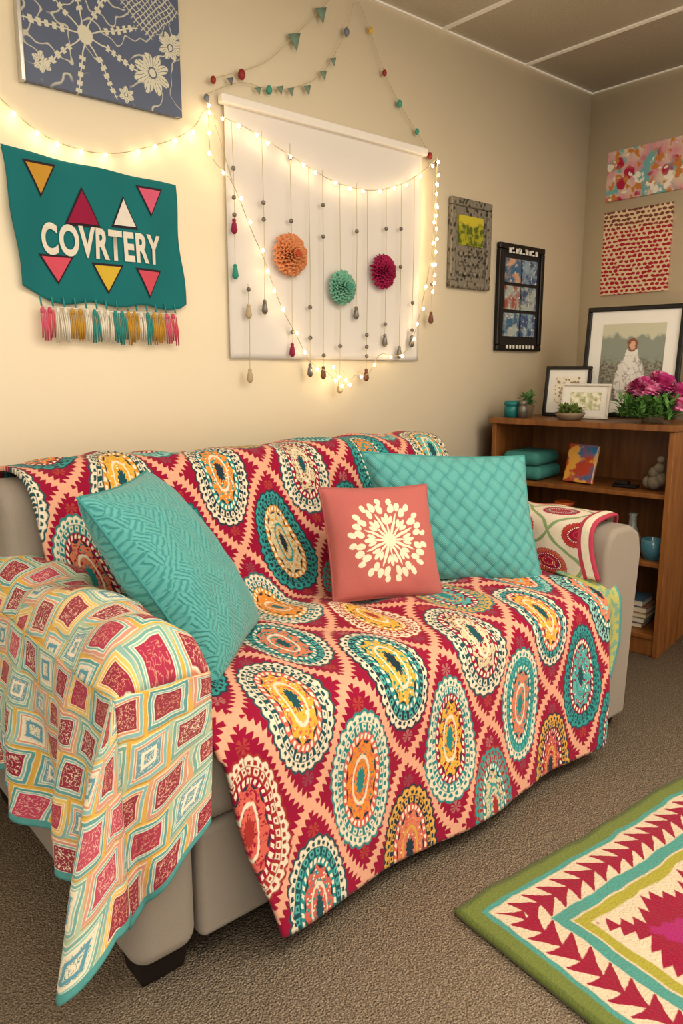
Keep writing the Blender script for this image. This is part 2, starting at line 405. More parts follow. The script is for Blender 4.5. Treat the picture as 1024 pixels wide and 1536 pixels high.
# ---------------------------------------------------------------- pillows
def pillow(name,bl,br,tr,tl,th,mat,pm,n=44,pinch=.05):
    bl,br,tr,tl=map(Vector,(bl,br,tr,tl)); N=(br-bl).cross(tl-bl).normalized(); vs=[];uv=[];fs=[]
    w=((br-bl).length+(tr-tl).length)/2; h=((tl-bl).length+(tr-br).length)/2
    for sd in (1,-1):
        for j in range(n+1):
            for i in range(n+1):
                a=i/n*2-1;c=j/n*2-1
                A=a*(1-pinch*(1-abs(c)**2.)*abs(a)**3); Cc=c*(1-pinch*(1-abs(a)**2.)*abs(c)**3)
                s=(A+1)/2;t=(Cc+1)/2
                p=bl*(1-s)*(1-t)+br*s*(1-t)+tr*s*t+tl*(1-s)*t
                e=max(0,(1-a*a)*(1-c*c)); hgt=th*(e**.42)
                hgt*=1+.12*nz(a*1.6+th*9,c*1.6,sd*3)+.06*nz(a*4,c*4,th*20)
                p=p+N*hgt*sd*.5
                vs.append(p); uv.append((a*w/2,c*h/2))
        o=0 if sd==1 else (n+1)**2
        for j in range(n):
            for i in range(n):
                k=o+j*(n+1)+i; f=(k,k+1,k+n+2,k+n+1); fs.append(f if sd==1 else f[::-1])
    pe=empty(name)
    mesh('cover',vs,fs,mat,pe,uv)
    a=Acc(); idx=[j for j in range(n+1)]+[ (n)+ (n+1)*j for j in range(1,n+1)]+[(n+1)*n+(n-j) for j in range(1,n+1)]+[(n+1)*(n-j) for j in range(1,n+1)]
    a.tube([vs[k] for k in idx],.004,n=6); a.out('piping',pm,pe)
    return pe
b=B('teal_brocade_fabric'); u,v,_=b.xyz('UV')
u=u+(b.noise(25,2,b.vec(u,v))-.5)*.015
a1=(u+v)*(1/.036); j=b.f('FLOOR',a1); k=b.f('FRACT',a1); along=(u-v)*(1/.052)+b.hash(j,j)*5.; jj=b.f('FLOOR',along); kk=b.f('FRACT',along)
h=b.hash(j,jj); s1=b.f('ABSOLUTE',b.f('SINE',(k*2.5+kk*b.m('GREATER_THAN',h,.5)*2.)*PI)); s2=b.f('ABSOLUTE',b.f('SINE',kk*2.5*PI))
sel=b.m('GREATER_THAN',b.m('FRACT',h*7.),.5); hg=s1+(s2-s1)*sel; n=b.noise(110,3,b.vec(u,v)); hg2=b.st(hg+(n-.5)*1.8,.5,.6)
brock=b.done(b.mix(hg2,hx('#2f8280'),hx('#4f9d98')),.6,h=hg2,hs=.5,hd=.004,sheen=.2)
b=B('teal_basketweave_fabric'); u,v,_=b.xyz('UV'); S=.046
p_=(u*1.15+v)*(1/S)/1.414; q_=(u*1.15-v)*(1/S)/1.414
ck=b.f('FRACT',(b.f('FLOOR',p_)+b.f('FLOOR',q_))*.5)*2.
fp=b.f('FRACT',p_)-.5; fq=b.f('FRACT',q_)-.5
l1=1.-fp*fp*3.; l1=l1-fq*fq*1.; l2=1.-fq*fq*3.; l2=l2-fp*fp*1.
r1=b.f('SINE',fp*38.)*.06; r2=b.f('SINE',fq*38.)*.06
hg=(l1+r1)+((l2+r2)-(l1+r1))*b.m('GREATER_THAN',ck,.5)
n=b.noise(300,2,b.vec(u,v))
bask=b.done(b.mix(b.st(hg,.50,.7),hx('#3b8c8a'),b.mix(n,hx('#4d9994'),hx('#5da8a2'))),.7,h=hg,hs=.65,hd=.010,sheen=.2)
b=B('coral_blossom_fabric'); u,v,_=b.xyz('UV'); n=b.noise(500,2,b.vec(u,v))
x=u+(b.noise(30,2,b.vec(u,v))-.5)*.012; y=v-.005+(b.noise(30,2,b.vec(u+2.,v))-.5)*.012
r=b.f('SQRT',x*x+y*y); th=b.f('ARCTAN2',y,x)
def addm(m,c): return c if m is None else b.f('MAXIMUM',m,c)
def petals(K,ph,items,mk):
    an=th+ph; sec=2*PI/K
    a=b.f('ABSOLUTE',b.m('FRACT',an*(1/sec))-.5)*sec
    px=r*b.f('COSINE',a); py=r*b.f('SINE',a)
    for (cx,cy,rx,ry) in items:
        dx=(px-cx)*(1/rx); dy=(py-cy)*(1/ry)
        mk=addm(mk,b.lo(dx*dx+dy*dy,1.,.25))
    return mk
mk=petals(8,0.,[(.044,0,.044,.0045),(.060,.013,.014,.006),(.112,.0,.015,.010),(.098,.019,.016,.010),(.120,.030,.013,.009)],None)
mk=petals(8,.39,[(.028,0,.028,.0035),(.068,.0,.016,.007)],mk)
coralm=b.done(b.mix(mk,b.mix(n,hx('#ab5752'),hx('#b86963')),hx('#e9d8bb')),.9,h=n+mk*.6,hs=.3,hd=.004,sheen=.08,spec=.1)
pillow('teal_brocade_pillow',(.845,1.435,.575),(1.165,1.73,.58),(.905,1.86,1.035),(.605,1.58,1.03),.20,brock,plain('teal_piping','#3a8886',.7))
pillow('teal_woven_pillow',(1.765,1.775,.585),(2.19,1.47,.57),(2.22,1.595,1.0),(1.665,1.84,1.035),.16,bask,plain('aqua_piping','#45928e',.7))
pillow('coral_blossom_pillow',(1.425,1.70,.595),(1.78,1.57,.575),(1.80,1.675,.93),(1.45,1.80,.94),.13,coralm,plain('coral_piping','#a85852',.8))

# ---------------------------------------------------------------- rug
b=B('suzani_rug_weave'); u,v,_=b.xyz('UV'); uv0=b.vec(u,v)
RW,RH=1.75,1.35
wn=(b.noise(14,3,uv0)-.5)*.018
du=b.f('MINIMUM',u,RW-u); dv=b.f('MINIMUM',v,RH-v); d=b.f('MINIMUM',du,dv)+wn
t=b.m('LESS_THAN',du,dv); al=u+(v-u)*t
def tri(x): return b.f('ABSOLUTE',b.f('FRACT',x)-.5)*2.
def over(col,e,c,w=.004): return b.mix(b.st(d,e,w),col,c)
LIME=hx('#a8a038'); GR=hx('#6d7c38'); CR=hx('#dcc9ac'); RT=hx('#4a988e')
col=b.mix(b.st(d,.012,.004),hx('#5f6e32'),GR)
col=over(col,.046,RT); col=over(col,.060,CR)
ad=b.f('ABSOLUTE',d-.114)
z1=b.lo(ad-b.f('POWER',tri(al*19.+ad*16.),1.3)*.046+(b.noise(90,2,uv0)-.5)*.012,.006,.005)
col=b.mix(z1*b.st(d,.068,.002)*b.lo(d,.160,.002),col,MAG)
col=over(col,.162,RT); col=over(col,.194,CR); col=over(col,.199,LIME); col=over(col,.228,CR)
z2=b.st(d-tri(al*6.)*.045-tri(al*30.+d*10.)*.030,.228,.006); col=b.mix(z2,col,MAG)
z3=b.st(d-tri(al*6.+.5)*.03-tri(al*26.)*.012,.310,.006); col=b.mix(z3,col,hx('#a81c68'))
cx=u-RW*.5; cy=v-RH*.5; rr=b.f('SQRT',cx*cx+cy*cy*1.3); th=b.f('ARCTAN2',cy,cx); ptl=b.f('ABSOLUTE',b.f('SINE',th*6.))
col=b.mix(b.lo(rr-ptl*.05,.22,.01),col,CR); col=b.mix(b.lo(rr-ptl*.05,.19,.01),col,ORG); col=b.mix(b.lo(rr-ptl*.03,.1,.01),col,RT)
nn=b.noise(160,2,uv0); n5=b.noise(9,4,uv0); n6=b.noise(300,2,uv0)
col=b.mix(b.st(n5,.5,.5)*.30,col,b.mix(.5,col,hx('#6a5038'))); col=b.mix(b.st(n6,.5,.3)*.15,col,hx('#3a2a20'))
rugm=b.done(col,.95,h=nn,hs=.7,hd=.008,sheen=.1,spec=.1)
XF.append(Matrix.Translation((1.25,1.04,0))@Matrix.Rotation(math.radians(-4.2),4,'Z'))
def rugf(a,c):
    x=a*RW;y=-c*RH; return (x+.004*nz(0,y*9,1),y+.005*math.sin(x*9)+.004*nz(x*11,0,4),.013+.004*nz(x*6,y*6,0))
surf('suzani_area_rug',90,70,rugf,[rugm],uvf=lambda a,c:(a*RW,c*RH),thick=.014)
XF.pop()

# ---------------------------------------------------------------- banner
be=empty('pennant_banner')
bt=plain('teal_banner_felt','#126a6c',.9,var=.08,scale=6)
def bsurf(x,z):
    return WY-.022-.010*math.sin(x*13+z*3)-.006*math.sin(x*29-z*9)
def banf(a,c):
    zt=lerp(1.965,1.935,a)-.02*math.sin(PI*a)*.5; zb=1.515-.0*a
    if a<.16: zb+=.045*(1-a/.16)**1.5
    if a>.96: zb+=.012*(a-.96)/.04
    zb+=.006*math.sin(a*20)
    x=lerp(lerp(.822,.79,c),lerp(1.39,1.37,c),a)+.004*math.sin(c*9); z=lerp(zb,zt,c)
    return (x,bsurf(x,z),z)
surf('banner_cloth',70,50,banf,[bt],be,thick=.004)
fel={k:plain('felt_'+k,c,.9,var=.05) for k,c in dict(gold='#bb8c30',magenta='#8e163b',white='#dad2c5',pink='#ca5872',yellow='#ccaa35',coral='#c84c5c',dark='#2b2028',cream='#dad2c0').items()}
def tripatch(cx,cz,w,h,up,col,k):
    for s,m,o in ((1.22,'dark',.004),(1.0,col,.007)):
        ww=w*s;hh=h*s; sg=1 if up else -1; N=8; vs=[];fs=[]
        for j in range(N+1):
            t=j/N
            for i in range(N+1):
                xx=cx+(i/N-.5)*ww*(1-t); zz=cz+sg*(t-.42)*hh
                vs.append((xx,bsurf(xx,zz)-o,zz))
        for j in range(N):
            for i in range(N): q=j*(N+1)+i; fs.append((q,q+1,q+N+2,q+N+1))
        mesh('pennant_%d_%s'%(k,'border' if m=='dark' else 'felt'),vs,fs,fel[m],be)
for k,(cx,cz,w,h,up,c) in enumerate([(.90,1.888,.085,.085,0,'gold'),(1.025,1.805,.095,.10,1,'magenta'),(1.165,1.808,.075,.085,1,'white'),(1.262,1.868,.08,.08,0,'pink'),
        (.935,1.622,.09,.075,0,'coral'),(1.10,1.606,.088,.08,0,'yellow'),(1.243,1.600,.085,.08,0,'coral')]): tripatch(cx,cz,w,h,up,c,k)
cu=bpy.data.curves.new('lt','FONT'); cu.body='COVRTERY'; cu.size=1; cu.offset=.035; cu.space_character=1.08
tob=bpy.data.objects.new('lt',cu); sc.collection.objects.link(tob); bpy.context.view_layer.update()
me=bpy.data.meshes.new_from_object(tob.evaluated_get(bpy.context.evaluated_depsgraph_get())); bpy.data.objects.remove(tob)
xs=[v.co.x for v in me.vertices]; ys=[v.co.y for v in me.vertices]; x0,x1,y0,y1=min(xs),max(xs),min(ys),max(ys)
for v in me.vertices:
    fx=(v.co.x-x0)/(x1-x0); fy=(v.co.y-y0)/(y1-y0); X=lerp(.893,1.292,fx); Z=lerp(1.660,1.758,fy)-.004*fx
    v.co=(X,bsurf(X,Z)-.007,Z)
me.materials.append(fel['cream']); lo_=link(bpy.data.objects.new('lettering',me),be)
a=Acc()
tm=[fel['pink'],fel['cream'],fel['gold'],plain('felt_teal','#2f8a84',.9),fel['coral']]; od=[0,4,1,1,2,2,1,3,1,1,3,3,2,2,1,3,2,2,0,4]
a.tube([(.87,WY-.03,1.50),(1.1,WY-.03,1.492),(1.345,WY-.03,1.497)],.003,1)
for i in range(40):
    x=lerp(.872,1.338,i/39)+random.uniform(-.002,.002); m=od[i//2]; L0=.095+random.uniform(-.012,.008); w=.0042; sk=random.uniform(-.006,.006)
    for w_ in (-.0028,.0028):
        a.add([(x+w_-w*.3,WY-.03,1.488),(x+w_+w*.3,WY-.03,1.488),(x+w_+w*.5+sk*.5,WY-.038,1.44),(x+w_*1.6+w*.7+sk,WY-.03,1.488-L0),(x+w_*1.6-w*.5+sk,WY-.034,1.486-L0),(x+w_-w*.5+sk*.5,WY-.036,1.44)],[(0,1,2,5),(5,2,3,4)],m)
    if i%2==0: a.sphere((x+.003,WY-.032,1.487),.0075,m,sz=1.5)
    if i%3==0: a.tube([(x,WY-.026,1.53),(x,WY-.034,1.50)],.003,3)
o=a.out('tassel_fringe',tm,be); s=o.modifiers.new('s','SOLIDIFY'); s.thickness=.003

# ---------------------------------------------------------------- navy art poster
b=B('navy_floral_print'); x,_,z=b.xyz('Object'); 
x=x+(b.noise(12,3)-.5)*.030; z=z+(b.noise(12,3,b.vec(x+3.,z))-.5)*.030
def flower(cx,cz,K,R,kind):
    dx=x-cx;dz=z-cz; r=b.f('SQRT',dx*dx+dz*dz)*(1/R); th=b.f('ARCTAN2',dz,dx)
    pr_=b.f('ABSOLUTE',b.f('SINE',th*K*.5))
    if kind==0:
        sp=b.f('ABSOLUTE',b.f('SINE',th*K*.5+PI/2))
        ray=b.lo(sp*r,.06,.03)*b.lo(r,1.2,.02)
        leaf=b.lo(b.f('ABSOLUTE',sp*r-.16),.10,.03)*b.st(b.f('SINE',r*44.),-.1,.3)*b.lo(r,1.15,.02)*b.st(r,.40,.02)
        return b.f('MAXIMUM',leaf,b.f('MAXIMUM',ray,b.lo(r,.16,.02)))
    m=b.lo(r-pr_*.4,.6,.04); ln=b.lo(b.f('ABSOLUTE',b.f('SINE',th*K*1.5)),.25,.1)*b.st(r,.2,.02)
    return m*(1.-ln)*b.st(b.f('ABSOLUTE',r-.22),.04,.02)
mk=flower(1.07,2.33,9,.16,0)
for q in ((1.295,2.27,8,.065,1),(1.365,2.37,8,.045,1),(.93,2.22,6,.03,1),(1.20,2.19,6,.028,1),(1.22,2.50,6,.04,1)): mk=b.f('MAXIMUM',mk,flower(*q))
n=b.noise(13,1); ln=b.lo(b.f('ABSOLUTE',n-.5),.014,.012)*b.st(b.noise(4,1),.45,.05); mk=b.f('MAXIMUM',mk,ln*.8)
heart=b.f('ABSOLUTE',x-1.285)+b.f('ABSOLUTE',z-2.48); hm=b.lo(heart,.115,.006)
lat=b.lo(b.f('ABSOLUTE',b.f('SINE',(x+z)*150.)),.35,.1)
lat=b.f('MAXIMUM',lat,b.lo(b.f('ABSOLUTE',b.f('SINE',(x-z)*150.)),.35,.1))
mk=b.f('MAXIMUM',mk*(1.-hm),hm*lat*.8)
navy=b.done(b.mix(mk,b.mix(b.noise(5,2),hx('#414b62'),hx('#525c74')),hx('#c6c1aa')),.4,spec=.4)
silver=plain('silver_moulding','#c9c7c0',.3,metal=.8)
ae=empty('floral_art_print')
cbox('canvas',(.875,WY-.022,2.155),(1.402,WY-.002,2.62),navy,ae,bevel=.002)
cbox('side_moulding',(.862,WY-.03,2.152),(.876,WY-.001,2.622),silver,ae,bevel=.003)

# ---------------------------------------------------------------- hanging fabric screen
se=empty('hanging_fabric_screen')
scr=plain('white_screen_cloth','#d6cfc7',.9,var=.02,scale=3)
def scf(a,c):
    z=lerp(1.345,2.245,c); x=lerp(1.575,2.60,a)
    return (x,WY-.016-.003*math.sin(x*14)*(1-c),z)
surf('cloth_panel',50,40,scf,[scr],se,thick=.004)
cbox('top_rail',(1.555,WY-.04,2.235),(2.615,WY-.004,2.268),plain('white_rail_paint','#e2dbd0',.5,var=.03),se,bevel=.006)

# ---------------------------------------------------------------- rosettes
def rosette(name,cx,cz,R,c1,c2,seed):
    e=empty(name); rnd=random.Random(seed); m1=plain(name+'_paper',c1,.8,var=.2,scale=60); m2=plain(name+'_heart',c2,.8)
    a=Acc(); y0=WY-.05
    for L_ in range(6):
        rr=R*(1-.15*L_); n=96; vs=[];fs=[]; K=24-L_*2; ph=rnd.random()*6
        for k in range(4):
            for i in range(n):
                t=2*PI*i/n; q=(k/3); r=rr*q*(1+.05*math.sin(t*K+ph)*q+.12*nz(math.cos(t)*5,math.sin(t)*5,L_*2+seed)*q)
                yy=y0+.012-.006*L_-.022*q*q*(L_*.18+.4)+(.007*math.sin(t*K+ph)+.012*nz(math.cos(t)*6,math.sin(t)*6,L_*3+seed))*q
                vs.append((cx+r*math.cos(t),yy,cz+r*math.sin(t)))
        for k in range(3):
            for i in range(n): fs.append((k*n+i,k*n+(i+1)%n,(k+1)*n+(i+1)%n,(k+1)*n+i))
        a.add(vs,fs,0)
    for i in range(12): 
        t=i*2.4; r=.002*math.sqrt(i)*1.6; a.sphere((cx+r*math.cos(t),y0-.045,cz+r*math.sin(t)),R*.06,1)
    a.tube([(cx,WY-.021,cz),(cx,y0-.04,cz)],.003,1)
    o=a.out('petals',[m1,m2],e); s=o.modifiers.new('s','SOLIDIFY'); s.thickness=.0015
rosette('orange_paper_rosette',1.843,1.742,.080,'#d88a58','#b8472a',1)
rosette('teal_paper_rosette',2.11,1.637,.070,'#74b095','#3f8f78',2)
rosette('magenta_paper_rosette',2.343,1.72,.072,'#9c1246','#7d0c38',3)

# ---------------------------------------------------------------- strings
b=B('warm_bulb'); bulbm=b.done(hx('#ffe9b8'),.4,em=(1.,.74,.42,1),ems=52.)
wire=plain('pale_wire','#b5a883',.6,var=.05)
def smooth3(pts,n=3): return chaikin(pts,n)
le=empty('fairy_string_lights'); aw=Acc(); ab=Acc()
def strand(pts,sp,yoff=.03,off=0.,wr=.0016):
    P3=smooth3([(x,WY-yoff,z) for x,z in pts]); aw.tube(P3,wr)
    L3=arc(P3); s=off
    while s<=L3[-1]:
        x,y,z=at(P3,L3,s); dx=random.uniform(-.010,.010); ab.sphere((x+dx,y-.006,z-.008),.0052,n=8,sz=1.3); s+=sp*random.uniform(.75,1.25)
strand([(.62,2.22),(.72,2.14),(.80,2.09),(.89,2.02),(.97,1.995),(1.07,1.985),(1.17,2.00),(1.26,2.035),(1.37,2.08),(1.46,2.14),(1.49,2.21),(1.55,2.18)],.090,.02,.02)
strand([(1.55,2.18),(1.65,2.165),(1.76,2.13),(1.94,2.075),(2.06,2.04),(2.25,2.03),(2.44,2.085),(2.57,2.16),(2.66,2.23)],.080,.05)
strand([(1.49,2.21),(1.485,2.12),(1.49,2.03),(1.56,1.99),(1.60,1.93),(1.66,1.80),(1.70,1.74),(1.75,1.62),(1.80,1.52),(1.86,1.44),(1.93,1.32),(2.02,1.30),(2.10,1.21),(2.17,1.29),(2.25,1.27),(2.31,1.38),(2.39,1.36),(2.47,1.37),(2.53,1.45),(2.58,1.60),(2.635,1.80),(2.65,2.0),(2.66,2.22)],.088,.055)
strand([(2.655,2.24),(2.65,2.1),(2.658,1.95),(2.65,1.8),(2.645,1.66)],.046,.06,.02)
strand([(2.05,1.32),(2.08,1.25),(2.12,1.23),(2.10,1.30)],.045,.06)
strand([(.75,2.64),(.80,2.54),(.86,2.47)],.06,.035)
aw.out('wire',wire,le); ab.out('bulbs',bulbm,le)
he=empty('beaded_string_curtain'); a=Acc()
bm=[wire,plain('pewter_bead','#77726a',.35,metal=.6),plain('wine_tassel','#8a1c3c',.7),plain('teal_tassel','#2f8b78',.7),plain('brown_drop','#6b3f2c',.5),plain('cream_shell','#b5a17f',.6)]
def tass(x,y,z,m,s=1.):
    a.sphere((x,y,z),.009*s,m); a.lathe([(.004*s,0),(.010*s,-.012*s),(.014*s,-.04*s),(.006*s,-.052*s),(0,-.053*s)],(x,y,z),8,m)
S_=[(1.59,2.18,1.68,[2.02,1.92,1.86],3,[(1.84,2)]),(1.645,1.62,1.30,[1.60],5,[(1.54,5)]),(1.72,2.17,1.56,[1.92,1.86],1,[]),(1.85,2.15,1.40,[2.10,1.87,1.45],2,[]),
    (1.94,2.08,1.32,[1.55,1.43],1,[]),(2.01,2.08,1.31,[1.95,1.83,1.36],4,[]),(2.10,2.05,1.25,[1.6,1.4],5,[]),(2.19,2.06,1.56,[1.87],1,[]),(2.25,2.04,1.30,[1.45,1.40,1.36],4,[]),
    (2.36,2.07,1.45,[1.9,1.5],1,[]),(2.45,2.10,1.40,[1.91,1.75],1,[]),(2.53,2.14,1.45,[1.48,1.6],1,[]),(2.655,2.22,1.56,[1.69],4,[])]
for (x,z0,z1,bs,endm,ex) in S_:
    y=WY-.04; a.tube([(x,y,z0),(x+.004,y,lerp(z0,z1,.5)),(x,y,z1)],.0013,0)
    for zb in bs: a.sphere((x+.002,y,zb),.009,1)
    for zz,m in ex: tass(x,y,zz,m,.9)
    tass(x,y,z1,endm,.9)
a.out('strings_and_beads',bm,he)
ge=empty('bead_and_pennant_garland'); a=Acc()
gm=[wire,plain('bead_red','#8a2626',.5),plain('bead_green','#3f9078',.5),plain('bead_yellow','#c9a33a',.5),plain('bead_grey','#6a6f76',.5),plain('pennant_green','#6f8572',.8)]
G1=smooth3([(1.50,2.29),(1.53,2.31),(1.65,2.36),(1.77,2.42),(1.89,2.54),(2.02,2.66),(2.10,2.76)]); G2=smooth3([(1.50,2.25),(1.65,2.335),(1.77,2.32),(1.95,2.38),(2.05,2.46),(2.15,2.62),(2.20,2.77)])
G3=smooth3([(2.20,2.77),(2.28,2.66),(2.36,2.52),(2.45,2.42),(2.56,2.33),(2.66,2.24)])
for G in (G1,G2,G3): a.tube([(x,WY-.02,z) for x,z in G],.0013,0)
G1b=[(x,WY-.02,z) for x,z in smooth3([(1.50,2.25),(1.55,2.12),(1.60,1.98)])]; a.tube(G1b,.0013,0)
def bead(x,z,m,r=.010): a.sphere((x,WY-.022,z),r,m,n=10,sz=1.4)
for q in ((1.53,2.305,1),(1.65,2.35,1,.014),(1.77,2.325,2,.012),(2.15,2.62,4,.012),(2.28,2.66,3),(2.36,2.52,1),(2.45,2.42,2,.012),(2.56,2.33,2),(2.645,2.245,1,.012),(2.69,2.22,4),(1.50,2.24,4)): bead(*q)
def flag(x,z,s,m): a.add([(x-s,WY-.02,z+s*.3),(x+s,WY-.024,z+s*.9),(x+s*.3,WY-.026,z-s*1.5)],[(0,1,2)],m)
for q in ((1.89,2.53,.028,5),(2.02,2.655,.026,5),(1.72,2.315,.012,5),(1.82,2.34,.014,5),(1.87,2.345,.014,5),(1.95,2.37,.016,5),(2.03,2.44,.016,5),(2.08,2.50,.014,5),(1.60,2.32,.012,4)): flag(*q)
o=a.out('cord_beads_flags',gm,ge); s=o.modifiers.new('s','SOLIDIFY'); s.thickness=.002

# ---------------------------------------------------------------- framed pieces
def frame(name,w,h,t,bd,fm,pm,mat_w=0.,mm=None,M=None):
    e=empty(name); XF.append(M)
    a=Acc(); a.box((0,-t,0),(w,0,bd)); a.box((0,-t,h-bd),(w,0,h)); a.box((0,-t,bd),(bd,0,h-bd)); a.box((w-bd,-t,bd),(w,0,h-bd)); a.out('moulding',fm,e,bevel=min(.006,bd*.2))
    a=Acc(); a.box((bd*.8,-t*.45,bd*.8),(w-bd*.8,-t*.2,h-bd*.8)); a.out('mount',mm or pm,e,smooth=False)
    if mat_w:
        k=bd+mat_w; mesh('picture',[(k,-t*.5,k),(w-k,-t*.5,k),(w-k,-t*.5,h-k),(k,-t*.5,h-k)],[(0,1,2,3)],pm,e,[(0,0),(1,0),(1,(h-2*k)/(w-2*k)),(0,(h-2*k)/(w-2*k))])
    XF.pop(); return e
b=B('pewter_relief'); v,_=b.vor(45); n=b.noise(70,3); hh=b.st(v,.35,.3)+n
pew=b.done(b.mix(b.st(hh,.9,.6),hx('#3c362e'),hx('#7d7566')),.5,h=hh,hs=.8,hd=.006,metal=.2)
b=B('meadow_print'); x,_,z=b.xyz('Object'); n=b.noise(35,3)
mead=b.done(b.mix(b.st(z+(n-.5)*.06,1.985,.02),b.mix(b.st(n,.5,.1),hx('#4d5a1a'),hx('#98941f')),hx('#b8aa2f')),.4)
fe=frame('ornate_picture_frame',.30,.41,.025,.035,pew,pew,M=Matrix.Translation((2.80,WY-.001,1.69)))
XF.append(Matrix.Translation((2.80,WY,1.69))); a=Acc(); a.box((.06,-.018,.20),(.24,-.011,.335)); a.out('landscape_print',mead,fe,smooth=False)
a=Acc()
for i in range(5):
    for j_ in range(3): a.sphere((.08+i*.035,-.013,.07+j_*.045),.014,0,n=10)
a.out('relief_rosettes',pew,fe); XF.pop()
blk=plain('black_frame_lacquer','#120f0d',.35,var=.02)
b=B('photo_collage'); x,_,z=b.xyz('Object'); hi=b.f('FLOOR',(x-3.17)*(1/.19)); hj=b.f('FLOOR',(z-1.473)*(1/.135)); hh=b.hash(hi,hj); hh2=b.hash(hi,hj,2.); n=b.noise(22,4); n2=b.noise(50,2)
pc=b.mix(b.st(n,.5,.15),b.ramp(hh,[hx('#3a5d7a'),hx('#5a3f66'),hx('#90473b'),hx('#3a4a6c')]),b.ramp(hh2,[hx('#b98a7a'),hx('#7f95a0'),hx('#c09070'),hx('#98a098')]))
pc=b.mix(b.st(n2,.62,.08),pc,hx('#c0b6a5')); coll=b.done(pc,.4)
fe=frame('photo_collage_frame',.385,.535,.025,.03,blk,plain('black_mount','#1c1816',.6,var=.02),M=Matrix.Translation((3.17,WY-.001,1.40)))
XF.append(Matrix.Translation((3.17,WY,1.40)))
a=Acc()
for i in range(2):
    for j_ in range(3): a.box((.06+i*.14,-.020,.075+j_*.135),(.06+i*.14+.125,-.012,.075+j_*.135+.118))
a.out('photos',coll,fe,smooth=False)
a=Acc()
for k in range(9):
    xx=.07+k*.028; a.box((xx,-.030,.488),(xx+.018,-.0255,.494 +.018*(k%3!=1))); a.box((xx+.004,-.030,.012),(xx+.016,-.0255,.03))
    if k%2: a.box((xx-.004,-.030,.505),(xx+.008,-.0255,.515))
a.out('white_motifs',plain('white_ink','#d8d2c4',.6),fe,smooth=False); XF.pop()

b=B('watercolour_floral_print'); ox,oy,oz=b.xyz('Object'); n=b.noise(7,4); n2=b.noise(11,3,b.vec(oy,oz,4.)); v,c=b.vor(13)
pc=b.mix(b.st(n,.5,.2),hx('#cbb99f'),hx('#c8858d')); pc=b.mix(b.st(n2,.54,.08),pc,hx('#6a9f9c')); pc=b.mix(b.lo(v+(b.noise(30,2)-.5)*.3,.40,.08)*b.st(b.noise(4,2),.42,.1),pc,hx('#a3123c')); pc=b.mix(b.st(b.noise(17,2),.58,.05),pc,hx('#b8722f')); pc=b.mix(b.st(b.noise(24,2),.62,.05),pc,hx('#dfd5c4'))
wc=b.done(pc,.5)
b=B('red_leaf_print'); _,y,z=b.xyz('Object'); n=b.noise(6,2); yy=y+(n-.5)*.03; zz_=z+(b.noise(9,2)-.5)*.02
row=b.f('FLOOR',zz_*(1/.022)); fx=b.f('FRACT',yy*(1/.03)+row*.5)-.5; fz=b.f('FRACT',zz_*(1/.022))-.5; rr=b.f('SQRT',fx*fx*1.2+fz*fz*1.8); n3=b.noise(45,3)
mk=b.lo(rr+(n3-.5)*1.1,.46,.06)
rl=b.done(b.mix(mk,hx('#d6bc98'),b.mix(b.st(z,2.06,.06),hx('#a01226'),hx('#6e3a2c'))),.6)
poster=lambda name,ylo,yhi,zlo,zhi,m: cbox(name,(WX-.012,ylo,zlo),(WX-.0005,yhi,zhi),m,bevel=.001)
poster('watercolour_art_print',1.75,2.37,2.205,2.46,wc)
poster('leaf_pattern_art_print',1.985,2.37,1.71,2.15,rl)

# ---------------------------------------------------------------- bookcase
b=B('honey_oak'); x,y,z=b.xyz('Object'); n=b.noise(3,4,b.vec(x*12.,y*12.,z*1.2)); n2=b.noise(20,3,b.vec(x*14.,y*14.,z*1.))
oak=b.done(b.mix(b.st(n,.5,.4),hx('#613412'),b.mix(n2,hx('#784819'),hx('#8a5927'))),.45,h=n2,hs=.08,hd=.003,spec=.4)
MB=Matrix(((.1679,.9858,0,3.06),(-.9858,.1679,0,2.40),(0,0,1,0),(0,0,0,1)))
BW,BD,BH=.885,.43,1.065
XF.append(MB); bk=empty('wooden_bookcase')
def bb(n,lo,hi): return cbox(n,lo,hi,oak,bk,bevel=.003)
bb('side_left',(0,0,0),(.025,BD,BH-.028)); bb('side_right',(BW-.025,0,0),(BW,BD,BH-.028)); bb('top_board',(-.012,-.012,BH-.028),(BW+.008,BD+.005,BH))
bb('shelf_upper',(.026,.012,.735),(BW-.026,BD-.012,.757)); bb('shelf_lower',(.026,.012,.42),(BW-.026,BD-.012,.442)); bb('shelf_bottom',(.026,.012,.08),(BW-.026,BD-.012,.102)); bb('kick_plate',(.026,.02,0),(BW-.026,.036,.08)); bb('back_panel',(.02,BD-.01,.02),(BW-.02,BD-.002,BH-.03))
def lean(s,d,z,ang,yaw=0.): return MB@Matrix.Translation((s,d,z))@Matrix.Rotation(yaw,4,'Z')@Matrix.Rotation(ang,4,'X')
XF.pop()
mw=plain('white_mat_board','#dcd7cd',.8,var=.02)
b=B('harbour_painting'); u,v,_=b.xyz('UV'); n=b.noise(7,4,b.vec(u,v)); n2=b.noise(22,3,b.vec(u,v))
u2=u+(n2-.5)*.10
pc=b.mix(b.st(n2,.5,.15),hx('#57564a'),hx('#8a8474')); pc=b.mix(b.st(v+(n-.5)*.5,.62,.06),pc,hx('#7f8577')); pc=b.mix(b.st(v+(n-.5)*.35,1.02,.06),pc,hx('#b9b59c'))
for (cx_,cy_,rx_,ry_,c_) in ((.5,.30,.24,.42,'#c9c3b9'),(.5,.62,.12,.26,'#d2ccc2'),(.5,.89,.085,.11,'#7c4a36'),(.5,.88,.045,.07,'#c79a80')):
    ddx=(u2-cx_)*(1/rx_); ddy=(v-cy_)*(1/ry_); pc=b.mix(b.lo(ddx*ddx+ddy*ddy,1.,.15),pc,hx(c_))
